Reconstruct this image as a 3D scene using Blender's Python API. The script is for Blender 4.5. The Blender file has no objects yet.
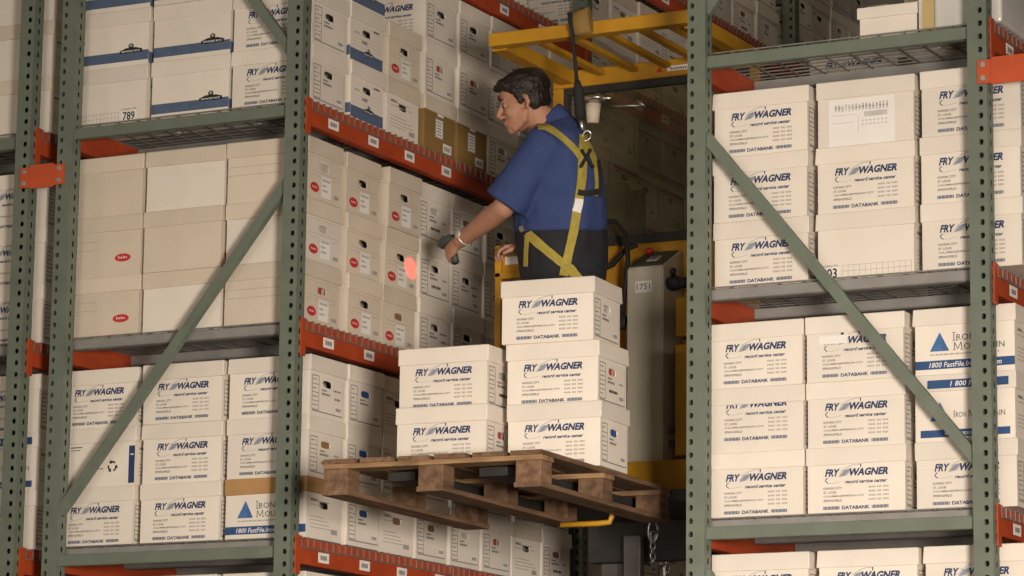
import bpy, bmesh, math, random
from math import sin, cos, pi, radians
from mathutils import Vector, Matrix, noise
from mathutils.bvhtree import BVHTree
random.seed(7)
S = bpy.context.scene
COL = S.collection

# ------------------------------------------------------------------ camera
CAM = Vector((8.1546, -11.3278, 1.6)); YAW, PITCH, ROLL, FPX = -.481, .1822, .0127, 3264.43
FW = Vector((sin(YAW)*cos(PITCH), cos(YAW)*cos(PITCH), sin(PITCH)))
_r = Vector((cos(YAW), -sin(YAW), 0)); _u = _r.cross(FW)
RT = _r*cos(ROLL)+_u*sin(ROLL); UP = -_r*sin(ROLL)+_u*cos(ROLL)
cd = bpy.data.cameras.new('camera'); cd.sensor_width = 36; cd.lens = FPX/1024*36; cd.clip_end = 200
co = bpy.data.objects.new('camera', cd); COL.objects.link(co)
m = Matrix((RT, UP, -FW)).transposed().to_4x4(); m.translation = CAM; co.matrix_world = m
S.camera = co
S.view_settings.view_transform = 'Standard'; S.view_settings.look = 'None'
S.view_settings.gamma = 1; S.view_settings.use_curve_mapping = False
S.view_settings.exposure = 0.0

def ray(x, y): return FW + RT*((x-512)/FPX) - UP*((y-288)/FPX)
def at(x, y, **k):                      # pixel -> point on a plane X=, Y= or Z=
    d = ray(x, y); (a, v), = k.items(); i = 'XYZ'.index(a)
    return CAM + d*((v-CAM[i])/d[i])

# ------------------------------------------------------------------ light
W = bpy.data.worlds.new('world'); S.world = W; W.use_nodes = True
W.node_tree.nodes['Background'].inputs[0].default_value = (.10, .085, .06, 1)
W.node_tree.nodes['Background'].inputs[1].default_value = .3
def area(name, loc, target, size, power, col, spread=180, sy=None):
    l = bpy.data.lights.new(name, 'AREA'); l.energy = power; l.color = col; l.size = size
    if sy: l.shape = 'RECTANGLE'; l.size_y = sy
    l.spread = radians(spread)
    o = bpy.data.objects.new(name, l); COL.objects.link(o); o.location = loc
    o.rotation_euler = (Vector(target)-Vector(loc)).to_track_quat('-Z', 'Y').to_euler()
    return o
area('key_softbox', (9.0, -8.6, 2.3), (2.5, 0, 2.35), 1.5, 148, (1, .88, .76), 60)
area('front_soft_fill', (4.5, -16.6, 1.9), (3.0, 0, 2.6), 7.0, 470, (1, .90, .80), 180, 3.6)  # broad fill light added behind the camera
for i, (x, y) in enumerate(((2.1, -7), (7.5, -5), (2.15, 3.8), (-3.5, -5))):
    area('high_bay_lamp_light', (x, y, 8.7), (x, y, 0), .7, 48 if y < 2 else 12, (1, .84, .58))

# ------------------------------------------------------------------ materials
def mat(name, col, rough=.7, var=.12, scale=6, bump=0, metal=0, bscale=60, rnd=0, spec=.3, streak=False, col2=None):
    m = bpy.data.materials.new(name); m.use_nodes = True; t = m.node_tree; n = t.nodes; L = t.links
    b = n['Principled BSDF']; b.inputs['Roughness'].default_value = rough; b.inputs['Metallic'].default_value = metal
    b.inputs['Specular IOR Level'].default_value = spec
    tc = n.new('ShaderNodeTexCoord'); mp = n.new('ShaderNodeMapping'); L.new(tc.outputs['Object'], mp.inputs[0])
    if streak: mp.inputs['Scale'].default_value = streak
    ns = n.new('ShaderNodeTexNoise'); ns.inputs['Scale'].default_value = scale; ns.inputs['Detail'].default_value = 5
    L.new(mp.outputs[0], ns.inputs['Vector'])
    r = n.new('ShaderNodeValToRGB'); r.color_ramp.elements[0].position = .3; r.color_ramp.elements[1].position = .7
    c2 = col2 or tuple(min(1, c*(1+var)) for c in col)
    r.color_ramp.elements[0].color = tuple(c*(1-var) for c in col)+(1,); r.color_ramp.elements[1].color = tuple(c2)+(1,)
    L.new(ns.outputs['Fac'], r.inputs['Fac']); out = r.outputs[0]
    if rnd:
        oi = n.new('ShaderNodeObjectInfo'); mr = n.new('ShaderNodeMapRange'); L.new(oi.outputs['Random'], mr.inputs[0])
        mr.inputs[3].default_value = 1-rnd; mr.inputs[4].default_value = 1+rnd*.6
        hs = n.new('ShaderNodeHueSaturation'); L.new(mr.outputs[0], hs.inputs['Value']); L.new(out, hs.inputs['Color']); out = hs.outputs[0]
    L.new(out, b.inputs['Base Color'])
    if bump:
        n2 = n.new('ShaderNodeTexNoise'); n2.inputs['Scale'].default_value = bscale; L.new(mp.outputs[0], n2.inputs['Vector'])
        bp = n.new('ShaderNodeBump'); bp.inputs['Strength'].default_value = bump; bp.inputs['Distance'].default_value = .01
        L.new(n2.outputs['Fac'], bp.inputs['Height']); L.new(bp.outputs[0], b.inputs['Normal'])
    return m
M = dict(
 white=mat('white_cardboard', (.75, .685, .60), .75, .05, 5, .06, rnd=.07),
 cream=mat('cream_cardboard', (.66, .575, .465), .75, .06, 5, .06, rnd=.08),
 paper=mat('white_paper', (.80, .77, .73), .7, .03, 9),
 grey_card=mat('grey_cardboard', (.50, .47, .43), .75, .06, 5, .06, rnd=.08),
 kraft=mat('kraft_cardboard', (.27, .165, .05), .8, .10, 7, .08, rnd=.05),
 tan=mat('tan_cardboard', (.42, .24, .10), .8, .08, 7, .05),
 ink=mat('navy_ink', (.028, .048, .125), .6, .1), inke=mat('emblem_grey_blue_ink', (.24, .27, .34), .6, .1), inkd=mat('slate_bar_ink', (.13, .16, .23), .6, .1), inkm=mat('mid_blue_ink', (.16, .22, .36), .6, .15, 60),
 inkg=mat('grey_ink', (.17, .16, .17), .7, .1), inkl=mat('light_grey_ink', (.36, .33, .31), .7, .1),
 inkp=mat('pale_ink', (.55, .52, .52), .7, .15, 40),
 band=mat('slate_blue_ink', (.10, .14, .23), .65, .12, 30), blue=mat('royal_blue_ink', (.032, .080, .20), .6, .1),
 tri=mat('mountain_blue_ink', (.05, .125, .29), .6, .35, 14), serif=mat('dark_grey_ink', (.10, .10, .11), .6, .1),
 black=mat('black_ink', (.025, .025, .025), .6, .1), red=mat('red_ink', (.50, .035, .04), .6, .1),
 green=mat('sage_green_paint', (.142, .168, .132), .5, .10, 9, .03, rnd=.02, spec=.4),
 orange=mat('orange_red_paint', (.42, .062, .018), .5, .16, 8, .04, spec=.4), redp=mat('bright_orange_paint', (.50, .085, .03), .5, .1, 8),
 wire=mat('galvanised_wire', (.30, .29, .27), .45, .15, 20, metal=.6), channel=mat('grey_galvanised_channel', (.27, .26, .245), .55, .12, 9, metal=.2),
 bolt=mat('zinc_bolt', (.55, .52, .47), .4, .1, metal=.7),
 wood=mat('weathered_pallet_wood', (.15, .085, .048), .85, .35, 7, .25, bscale=40, rnd=.2, streak=(4, .7, 4), col2=(.24, .14, .08)),
 woodx=mat('pale_pallet_wood', (.20, .115, .06), .8, .25, 7, .25, bscale=40, rnd=.15, streak=(.7, 4, 4), col2=(.42, .26, .13)),
 yellow=mat('truck_yellow_paint', (.47, .235, .014), .45, .14, 7, .03, spec=.45),
 ygold=mat('harness_yellow_webbing', (.37, .29, .055), .8, .12, 40, .2, bscale=200),
 dark=mat('dark_steel', (.045, .043, .04), .5, .2, 8, metal=.3), steel=mat('mast_steel', (.16, .15, .14), .45, .2, 8, metal=.4),
 putty=mat('putty_grey_paint', (.52, .48, .38), .55, .07, 5), rubber=mat('black_rubber', (.02, .02, .02), .6, .1),
 panel=mat('dark_olive_panel', (.06, .065, .05), .4, .15), redb=mat('red_plastic', (.55, .03, .03), .35, .05),
 skin=mat('skin', (.40, .20, .125), .55, .10, 14, .04, bscale=120, spec=.35), hair=mat('dark_brown_hair', (.018, .012, .009), .5, .3, 30, .5, bscale=90),
 lip=mat('lips', (.36, .13, .10), .5, .05), eye=mat('eye_white', (.32, .27, .23), .3, .03), iris=mat('dark_iris', (.03, .02, .015), .3, .03),
 shirt=mat('royal_blue_cotton', (.036, .058, .165), .85, .10, 12, .15, bscale=30), pants=mat('charcoal_trousers', (.020, .020, .026), .85, .15, 10, .12, bscale=30),
 web=mat('black_webbing', (.022, .022, .022), .85, .1, 40, .2, bscale=200), concrete=mat('concrete', (.30, .28, .25), .8, .12, 1.2, .1),
 wallp=mat('painted_wall', (.42, .39, .33), .85, .06, 1.5), steelc=mat('roof_deck', (.30, .28, .25), .7, .08, 2),
 folder_red=mat('red_folders', (.42, .06, .05), .7, .1), folder_white=mat('white_folders', (.5, .47, .42), .7, .1), folder_blue=mat('blue_folders', (.03, .08, .25), .7, .1),
 folder_tan=mat('tan_folders', (.26, .15, .07), .7, .1), watch=mat('pale_watch', (.6, .58, .52), .3, .05, metal=.4),
 cup=mat('white_lampshade', (.66, .60, .46), .6, .04), silver=mat('silver_metal', (.5, .48, .44), .3, .1, metal=.9),
 scanner=mat('scanner_grey_plastic', (.05, .065, .06), .5, .1), scanr=mat('scanner_red_window', (.30, .02, .02), .3, .05),
 film=mat('plastic_film', (.60, .58, .55), .25, .12, 7, .3, bscale=8, spec=.6), ochre=mat('ochre_cardboard', (.50, .38, .17), .8, .08, 5),
)
def glass_mat():
    m = bpy.data.materials.new('smudged_clear_plastic'); m.use_nodes = True; t = m.node_tree; n = t.nodes
    n.remove(n['Principled BSDF']); o = n['Material Output']
    tr = n.new('ShaderNodeBsdfTransparent'); tr.inputs[0].default_value = (.80, .77, .62, 1)
    gl = n.new('ShaderNodeBsdfGlossy'); gl.inputs['Roughness'].default_value = .12; gl.inputs[0].default_value = (.8, .8, .8, 1)
    df = n.new('ShaderNodeBsdfDiffuse'); df.inputs[0].default_value = (.35, .33, .25, 1)
    ns = n.new('ShaderNodeTexNoise'); ns.inputs['Scale'].default_value = 4; ns.inputs['Detail'].default_value = 4
    rp = n.new('ShaderNodeMapRange'); rp.inputs[1].default_value = .35; rp.inputs[2].default_value = .75; rp.inputs[3].default_value = .03; rp.inputs[4].default_value = .16
    t.links.new(ns.outputs['Fac'], rp.inputs[0])
    a = n.new('ShaderNodeMixShader'); a.inputs[0].default_value = .06; t.links.new(tr.outputs[0], a.inputs[1]); t.links.new(gl.outputs[0], a.inputs[2])
    b = n.new('ShaderNodeMixShader'); t.links.new(rp.outputs[0], b.inputs[0]); t.links.new(a.outputs[0], b.inputs[1]); t.links.new(df.outputs[0], b.inputs[2])
    t.links.new(b.outputs[0], o.inputs[0]); return m
M['glass'] = glass_mat()

# ------------------------------------------------------------------ helpers
def box(bm, x0, y0, z0, x1, y1, z1, mi=0, bevel=0):
    vs = [bm.verts.new(p) for p in ((x0,y0,z0),(x1,y0,z0),(x1,y1,z0),(x0,y1,z0),(x0,y0,z1),(x1,y0,z1),(x1,y1,z1),(x0,y1,z1))]
    fs = [bm.faces.new([vs[i] for i in q]) for q in ((3,2,1,0),(4,5,6,7),(0,1,5,4),(1,2,6,5),(2,3,7,6),(3,0,4,7))]
    for f in fs: f.material_index = mi
    if bevel: bmesh.ops.bevel(bm, geom=list({e for f in fs for e in f.edges}), offset=bevel, segments=2, affect='EDGES', profile=.5)
    return vs
def bar(bm, a, b, w, h, up=(0,0,1), mi=0):       # rectangular bar from a to b
    a, b = Vector(a), Vector(b); d = (b-a).normalized(); s = d.cross(Vector(up))
    if s.length < 1e-4: s = d.cross(Vector((1,0,0)))
    s.normalize(); n = s.cross(d)
    vs = [bm.verts.new(p + s*(i*w/2) + n*(j*h/2)) for p in (a, b) for i, j in ((-1,-1),(1,-1),(1,1),(-1,1))]
    for q in ((0,1,2,3),(7,6,5,4),(0,4,5,1),(1,5,6,2),(2,6,7,3),(3,7,4,0)):
        bm.faces.new([vs[i] for i in q]).material_index = mi
def loft(bm, pts, radii, seg=12, mi=0, side=None):  # elliptic tube; radii r or (ra, rb); ra along `side`
    rings = []; n = len(pts); pts = [Vector(p) for p in pts]
    for i, p in enumerate(pts):
        t = (pts[min(i+1, n-1)]-pts[max(i-1, 0)]).normalized()
        ref = Vector(side) if side is not None else (Vector((0,0,1)) if abs(t.z) < .9 else Vector((1,0,0)))
        if side is None and i: ref = last
        a = (ref-t*ref.dot(t)).normalized(); b = t.cross(a); last = a
        r = radii[i] if not isinstance(radii, (int, float)) else radii
        ra, rb = (r, r) if isinstance(r, (int, float)) else r
        rings.append([bm.verts.new(p+a*(ra*cos(2*pi*k/seg))+b*(rb*sin(2*pi*k/seg))) for k in range(seg)])
    for R1, R2 in zip(rings, rings[1:]):
        for k in range(seg): f = bm.faces.new((R1[k], R1[(k+1)%seg], R2[(k+1)%seg], R2[k])); f.material_index = mi; f.smooth = True
    bm.faces.new(rings[0][::-1]).material_index = mi; bm.faces.new(rings[-1]).material_index = mi
def ball(bm, c, r, rot=None, seg=20):
    r = (r, r, r) if isinstance(r, (int, float)) else r
    mt = Matrix.Translation(c) @ (rot.to_4x4() if rot else Matrix.Identity(4)) @ Matrix.Diagonal((*r, 1))
    bmesh.ops.create_uvsphere(bm, u_segments=seg, v_segments=seg//2+2, radius=1, matrix=mt)
def mesh(name, bm, mats, smooth=False, recalc=False):
    if recalc: bmesh.ops.recalc_face_normals(bm, faces=bm.faces[:])
    me = bpy.data.meshes.new(name); bm.to_mesh(me); bm.free()
    for k in (mats if isinstance(mats, (list, tuple)) else [mats]): me.materials.append(M[k] if isinstance(k, str) else k)
    if smooth: me.polygons.foreach_set('use_smooth', [True]*len(me.polygons))
    return me
def tag(o, label, cat, group=None, kind=None):
    o['label'] = label; o['category'] = cat
    if group: o['group'] = group
    if kind: o['kind'] = kind
    return o
def put(name, me, parent=None, loc=(0,0,0), rz=0):
    o = bpy.data.objects.new(name, me); COL.objects.link(o); o.parent = parent; o.location = loc; o.rotation_euler = (0,0,rz); return o
def thing(name, label, cat, loc=(0,0,0), rz=0, group=None):
    o = put(name, None, None, loc, rz); o.empty_display_size = .1; return tag(o, label, cat, group)
def B(name, mats, fn, parent=None, loc=(0,0,0), smooth=False, recalc=False):
    bm = bmesh.new(); fn(bm); return put(name, mesh(name, bm, mats, smooth, recalc), parent, loc)
def boxes(name, mats, parent, *bs, bevel=0):
    return B(name, mats, lambda bm: [box(bm, *b, bevel=bevel) for b in bs], parent)

# ------------------------------------------------------------------ the hall
def struct(name, m, *bs):
    o = boxes(name, m, None, *bs); o['kind'] = 'structure'; return o
struct('floor', 'concrete', (-9, -17, -.2, 15, 13, 0))
struct('wall_back', 'wallp', (-9, 13, 0, 15, 13.2, 9.5)); struct('wall_front', 'wallp', (-9, -17.2, 0, 15, -17, 9.5))
struct('wall_left', 'wallp', (-9.2, -17.2, 0, -9, 13.2, 9.5)); struct('wall_right', 'wallp', (15, -17.2, 0, 15.2, 13.2, 9.5))
struct('ceiling', 'steelc', (-9.2, -17.2, 9.5, 15.2, 13.2, 9.7))

# ------------------------------------------------------------------ racks
FWID, PW, PD, RTOP = 1.228, .076, .066, 7.3
XL0, XL, XR = .012-.147-FWID, .012, 3.006
BAY = 2.68
DECK = dict(base=2.11, lower=3.01, middle=3.91, upper=4.848, top=5.735)
DECK2 = dict(base=2.9, lower=3.75, middle=4.75, upper=5.60, top=6.24)
def post_mesh(hx0):
    bm = bmesh.new(); n = int(RTOP/.0508); hr = .0075
    def strip(P, cx, wid, hw, hh, z0):           # a face with a column of real punched holes
        for i in range(n):
            zc = z0+i*.0508; a, b = zc-.0254, zc+.0254
            hx = [(cx-hw*.6, zc-hh), (cx+hw*.6, zc-hh), (cx+hw, zc), (cx+hw*.6, zc+hh), (cx-hw*.6, zc+hh), (cx-hw, zc)]
            o = [(0, a), (wid, a), (wid, zc), (wid, b), (0, b), (0, zc)]
            H = [bm.verts.new(P(*q)) for q in hx]; O = [bm.verts.new(P(*q)) for q in o]
            for k in range(6): bm.faces.new((O[k], O[(k+1)%6], H[(k+1)%6], H[k]))
    strip(lambda u, z: (u, 0, z), hx0, PW, .0095, .0105, .045)
    strip(lambda u, z: (PW, u, z), .034, PD, .006, .012, .045)
    z1 = n*.0508+.02
    # rear web added to close the post, so its holes look dark inside
    box(bm, 0, PD-.003, .02, PW, PD, z1); box(bm, 0, .0005, .02, .003, PD-.003, z1)
    bmesh.ops.remove_doubles(bm, verts=bm.verts, dist=1e-4)
    me = mesh('post', bm, 'green'); return me
POST = (post_mesh(.019), post_mesh(.051))
def foot_mesh():
    bm = bmesh.new(); box(bm, -.02, -.02, 0, PW+.02, PD+.02, .012); return mesh('foot_plate', bm, 'green')
FOOT = foot_mesh()
def frame(X, Y, label, flip, hz, diags):
    t = thing('rack_upright_frame', label, 'rack frame', (X, Y, 0), group='green rack upright frames')
    for k, x in enumerate((0, FWID-PW)):
        put('post', POST[k], t, (x, 0, 0)); put('foot_plate', FOOT, t, (x, 0, 0))
    for z in hz:
        boxes('cross_brace', 'green', t, (PW-.004, .022, z, FWID-PW+.004, .06, z+.048), bevel=.003)
    for za, zb in diags:
        B('diagonal_brace', 'green', lambda bm: bar(bm, (PW-.01, .035, za), (FWID-PW+.01, .035, zb), .03, .042, up=(0,0,1)), t)
    return t
HZ = (.3, 1.1, 2.921, 4.772, 6.6)
frame(XL, 0, 'green perforated end frame of the left rack with diagonal brace rising to the right', 0, HZ, ((1.2, 2.8), (3.15, 4.50), (6.45, 5.04)))
frame(XR, 0, 'green perforated end frame of the right rack with diagonal brace falling to the right', 1, HZ, ((2.8, 1.2), (4.50, 3.17), (5.0, 6.5)))
frame(XL0, 0, 'green perforated end frame cut by the left picture edge', 0, (.3, 1.1, 2.95, 4.76, 6.6), ((2.8, 1.2), (5.0, 6.5)))
frame(XL, BAY, 'green frame standing deeper in the left rack, behind the yellow overhead guard', 0, HZ, ((1.2, 2.8),))
frame(XR, BAY, 'green frame standing deeper in the right rack, behind the boxes', 0, HZ, ((1.2, 2.8),))
frame(XL, 2*BAY, 'far green frame in the left rack, beyond the lift truck', 0, HZ, ((1.2, 2.8),))
frame(XL, 3*BAY, 'farthest green frame closing the left rack', 0, HZ, ((1.2, 2.8),))

# beams, stickers and wire decks
BL = BAY-PD
def beam_mesh():
    bm = bmesh.new(); box(bm, 0, .004, -.108, .05, BL-.004, 0, bevel=.004); return mesh('beam', bm, 'orange')
BEAM = beam_mesh()
def bracket_mesh():
    bm = bmesh.new(); box(bm, -.004, 0, -.152, .052, .008, .006); box(bm, .0505, -.03, -.152, .057, .006, .006)
    return mesh('end_bracket', bm, 'orange')
BRK = bracket_mesh()
def sticker_mesh():
    bm = bmesh.new(); box(bm, 0, 0, 0, .0012, .085, .042)
    for i in range(9): box(bm, .0012, .015+i*.006, .012, .0016, .0185+i*.006+.001*(i%2), .03, 1)
    return mesh('location_sticker', bm, ['paper', 'inkg'])
STK = sticker_mesh()
def beam(X, Y, z, outer, label, stickers):
    """outer=+1: the face to show looks along +X; -1: along -X"""
    t = thing('rack_beam', label, 'rack beam', (X, Y+PD, z-.004), group='orange rack beams')
    bo = put('beam', BEAM, t)
    for y, s in ((0, 1), (BL, -1)):
        b = put('end_bracket', BRK, t, (0 if outer > 0 else .05, y, 0)); b.scale = (1 if outer > 0 else -1, s, 1)
    for y in stickers: put('location_sticker', STK, bo, (.05, y, -.108+.018))
def deck_mesh(ln):
    bm = bmesh.new(); w = .005; x0, x1 = -.004, FWID+.004
    n = int(ln/.05)
    for i in range(n+1):
        y = .012+i*(ln-.024)/n
        box(bm, x0, y-w/2, -w, x1, y+w/2, 0)
        for xs in (x0, x1): box(bm, xs-w/2, y-w/2, -.045, xs+w/2, y+w/2, 0)
    for xs in (x0, x1): box(bm, xs-w/2, .01, -.047, xs+w/2, ln-.01, -.042)
    for i in range(12):
        x = .05+i*(FWID-.1)/11
        box(bm, x-w/2, .01, -2*w, x+w/2, ln-.01, -w)
    return mesh('wire_mesh', bm, 'wire')
DL = (BL-.02)/2
DKM = deck_mesh(DL)
def chan_mesh():
    bm = bmesh.new(); box(bm, .052, 0, -.055, FWID-.052, .006, -.011); box(bm, .052, 0, -.055, FWID-.052, .04, -.049); return mesh('support_channel', bm, 'channel')
CHN = chan_mesh()
def deck(X, Y, z, label):
    for k, nm in ((0, 'nearer'), (1, 'farther')):
        t = thing('wire_deck', label.replace('@', nm), 'wire deck', (X, Y+PD+.008+k*(DL+.004), z), group='galvanised wire shelf decks')
        put('wire_mesh', DKM, t)
        for y in (.012, DL*.36, DL*.68): put('support_channel', CHN, t, (0, y, 0))
STP = (.16, .50, .82, 1.16, 1.70, 2.1)
LV = ('base', 'lower', 'middle', 'upper', 'top')
for lv in LV:
    z = DECK[lv]
    beam(XL+FWID-.05, 0, z, 1, f'orange beam with white stickers under the {lv} shelf of the left rack, aisle side', STP)
    beam(XL, 0, z, -1, f'orange beam under the {lv} shelf of the left rack, far side from the aisle', ())
    deck(XL, 0, z, f'grey wire deck, {lv} shelf of the left rack, @ half of the end bay')
    if lv != 'top':
        beam(XR, 0, z, -1, f'orange beam under the {lv} shelf of the right rack, aisle side', ())
        beam(XR+FWID-.05, 0, z, 1, f'orange beam under the {lv} shelf of the right rack, right-hand side', STP)
        deck(XR, 0, z, f'grey wire deck, {lv} shelf of the right rack, @ half of the end bay')
        beam(XL0+FWID-.05, 0, z, 1, f'orange beam under the {lv} shelf of the rack at the left picture edge', ())
        deck(XL0, 0, z, f'grey wire deck, {lv} shelf of the rack at the left picture edge, @ half')
    z = DECK2[lv]
    if lv != 'base':
        for k, nm in ((1, 'second'), (2, 'third')):
            beam(XL+FWID-.05, k*BAY, z, 1, f'dim orange beam under the {lv} shelf in the {nm} bay of the left rack', STP)
            deck(XL, k*BAY, z, f'dim grey wire deck, {lv} shelf in the {nm} bay of the left rack, @ half')
def spacer(x0, x1, z, label, cat='row spacer'):
    t = thing('row_spacer', label, cat, ((x0+x1)/2, 0, z), group='orange row spacers')
    L = (x1-x0)/2
    boxes('spacer_plate', 'redp', t, (-L+.055, -.010, -.052, L-.055, -.003, .052), (-L, -.007, -.045, -L+.06, -.001, .045), (L-.06, -.007, -.045, L, -.001, .045))
    for x in (-L+.025, L-.025):
        for zz in (-.026, .026):
            B('bolt', 'bolt', lambda bm: loft(bm, [(x, -.016, zz), (x, -.004, zz)], .011, 8), t)
spacer(-.178, .056, 4.617, 'orange plate bolted between the two green posts at the left')
spacer(4.198, 4.52, 4.630, 'orange plate bolted to the right-hand green post near the top right corner')

# ------------------------------------------------------------------ flat print
_tc = {}
def text2d(s, shear=0, bold=0):
    k = (s, shear, bold)
    if k in _tc: return _tc[k]
    c = bpy.data.curves.new('t', 'FONT'); c.body = s; c.shear = shear; c.offset = bold; c.resolution_u = 2; c.size = 1
    o = bpy.data.objects.new('t', c); COL.objects.link(o); bpy.context.view_layer.update()
    me = bpy.data.meshes.new_from_object(o.evaluated_get(bpy.context.evaluated_depsgraph_get()))
    vs = [(v.co.x, v.co.y) for v in me.vertices]; fs = [tuple(p.vertices) for p in me.polygons]
    bpy.data.objects.remove(o); bpy.data.curves.remove(c); bpy.data.meshes.remove(me)
    xs = [v[0] for v in vs]; ys = [v[1] for v in vs]
    a, b, e, g = min(xs), max(xs), min(ys), max(ys)
    _tc[k] = ([((x-a)/(b-a), (y-e)/(g-e)) for x, y in vs], fs); return _tc[k]
class Print:
    """flat ink shapes on a plane: u to the right, v up"""
    def __init__(s): s.v = []; s.f = []; s.m = []; s.mats = []
    def mi(s, k):
        if k not in s.mats: s.mats.append(k)
        return s.mats.index(k)
    def poly(s, pts, k, w=0):
        n = len(s.v); s.v += [(u, v, w) for u, v in pts]; s.f.append(tuple(range(n, n+len(pts)))); s.m.append(s.mi(k)); return s
    def rect(s, a, b, c, d, k, w=0): return s.poly(((a,b),(c,b),(c,d),(a,d)), k, w)
    def line(s, pts, t, k):
        for (a, b), (c, d) in zip(pts, pts[1:]):
            l = math.hypot(c-a, d-b) or 1; nx, ny = -(d-b)/l*t/2, (c-a)/l*t/2
            s.poly(((a-nx,b-ny),(c-nx,d-ny),(c+nx,d+ny),(a+nx,b+ny)), k)
        return s
    def frame(s, a, b, c, d, t, k): return s.line(((a,b),(c,b),(c,d),(a,d),(a,b)), t, k)
    def ell(s, cx, cy, rx, ry, k, rot=0, n=20, w=0):
        return s.poly([(cx+rx*cos(q)*cos(rot)-ry*sin(q)*sin(rot), cy+rx*cos(q)*sin(rot)+ry*sin(q)*cos(rot)) for q in (2*pi*i/n for i in range(n))], k, w)
    def text(s, t, a, b, c, d, k, shear=0, bold=0, w=0):
        vs, fs = text2d(t, shear, bold); n = len(s.v); s.v += [(a+x*(c-a), b+y*(d-b), w) for x, y in vs]
        s.f += [tuple(n+i for i in f) for f in fs]; s.m += [s.mi(k)]*len(fs); return s
    def build(s, name, P):
        me = bpy.data.meshes.new(name); me.from_pydata([P(*q) for q in s.v], [], s.f); me.polygons.foreach_set('material_index', s.m)
        for k in s.mats: me.materials.append(M[k])
        me.update(); return me
LW, LD, H = .408, .298, .254         # lid size, box height
BW, BD = .391, .283                  # body size
LIDH = .066
def front_plane(u, v, w=0): return (u-BW/2, -BD/2-.0007-w, v)
def end_plane(u, v, w=0): return (BW/2+.0007+w, u-BD/2, v)
def grey_text(p, x0, y, x1, h, k='inkl'):   # a line of small print
    x = x0
    r = random.Random(int(x0*1e4+y*1e5))
    while x < x1-.004:
        w = r.uniform(.004, .014); p.rect(x, y, min(x+w, x1), y+h, k); x += w+.003
def p_databank(dv=0):
    p = Print(); b = .188+dv
    p.text('FRY', .070, b-.046, .131, b-.017, 'ink', .28, .042); p.text('WAGNER', .170, b-.046, .324, b-.017, 'ink', .28, .045)
    for i in range(6): p.ell(.1515+.0034*(i-2.5), b-.033+.0044*(i-2.5), .0235-.0016*abs(i-2.5), .0018, 'inke', .20, 12)
    p.line([(.134+.072*t, b-.027+.024*math.sin(t*pi*.55)) for t in (i/9 for i in range(10))], .0018, 'inke'); p.line([(.206, b-.0035), (.2135, b-.0025)], .0016, 'inke')
    p.poly([(.2125, b-.001), (.2175, b-.002), (.2165, b-.014), (.2125, b-.014)], 'ink')
    p.line([(.082-.010*sin(pi*min(1, i/6*1.1)), b-.050-.021*(i/6)) for i in range(7)], .0036, 'ink'); p.line([(.079, b-.071), (.105, b-.0715), (.14, b-.065)], .0011, 'inke')
    p.text('record service center', .150, b-.0745, .320, b-.0605, 'ink', .28, .032)
    for i, (a, w) in enumerate((('KANSAS CITY', .075), ('ST. LOUIS', .052), ('COLUMBIA/JEFFERSON CITY', .165), ('SPRINGFIELD', .075))):
        y = b-.086-.0157*i; p.text(a, .064, y-.009, .064+w, y, 'inkg', 0, .026); [p.rect(.246+j*.0058, y-.0080, .246+j*.0058+.0040, y-.0008, 'inkl') for j in range(14) if j not in (5, 9)]
    y = b-.172
    for x0 in (.062, .258):
        for i in range(14): p.rect(x0+i*.0048, y, x0+i*.0048+(.0042 if i % 3 else .0030), y+.0125, 'inkd')
    p.text('DATABANK', .138, y-.0005, .250, y+.013, 'ink', 0, .038)
    return p
def p_form(k):
    p = Print(); t = .0034; r = random.Random(k)
    p.frame(.018, .028, .072, .170, t, 'inkg')
    for y in (.064, .100, .135): p.line(((.018, y), (.072, y)), t*.8, 'inkg')
    for y in (.045, .08, .115, .152): grey_text(p, .024, y, .05+.015*r.random(), .005, 'inkg')
    p.line(((.018, .022), (.268, .022)), t*1.2, 'inkg'); p.line(((.268, .022), (.268, .17)), t*.6, 'inkl')
    grey_text(p, .095, .112, .135, .007, 'inkg'); grey_text(p, .095, .096, .165, .009, 'inkg')
    if k % 3 == 0: grey_text(p, .19, .12, .25, .008, 'inkg'); grey_text(p, .20, .085, .25, .010, 'inkg')
    if k % 3 == 1: grey_text(p, .11, .06, .2, .012, 'black'); grey_text(p, .21, .10, .25, .009)
    p.rect(.205, .034, .258, .060, 'paper', 0)
    for i in range(8): p.rect(.210+i*.0055, .040, .2135+i*.0055, .055, 'inkg', .0004)
    return p
def oval_marks(p, cx, cy, s):
    for i in range(6): p.rect(cx-.020*s+i*.007*s, cy-.003*s, cx-.0165*s+i*.007*s, cy+(.006 if i in (0, 3) else .003)*s, 'paper', .0006)
def p_oval_side():
    p = Print(); p.line(((.0, .115), (.17, .115)), .0018, 'inkl'); p.line(((.0, .150), (.17, .150)), .0018, 'inkl')
    p.ell(.30, .075, .042, .017, 'red'); oval_marks(p, .30, .075, 1.15); return p
def p_lines_side():
    p = Print(); p.line(((.0, .115), (.30, .115)), .0018, 'inkl'); p.line(((.0, .150), (.30, .150)), .0018, 'inkl'); return p
def p_oval_end(k):
    p = Print()
    p.line(((.02, .178), (.265, .178)), .0012, 'inkl'); p.line(((.03, .118), (.26, .118)), .0014, 'inkl'); p.line(((.03, .102), (.26, .102)), .0014, 'inkl')
    p.line(((.095, .118), (.095, .178)), .001, 'inkl'); p.line(((.19, .118), (.19, .178)), .001, 'inkl')
    p.ell(.062, .052, .036, .020, 'red'); oval_marks(p, .062, .052, 1)
    p.rect(.115, .022, .198, .108, 'paper'); n = len(p.v)
    for y, w in ((.088, .06), (.066, .03), (.046, .035)):
        x = .125; 
        while x < .125+w: p.rect(x, y, x+.008, y+.008, 'inkl', .0005); x += .011
    p.rect(.222, .03, .262, .046, 'inkl'); p.rect(.0, .004, .28, .0055, 'inkl'); return p
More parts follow.
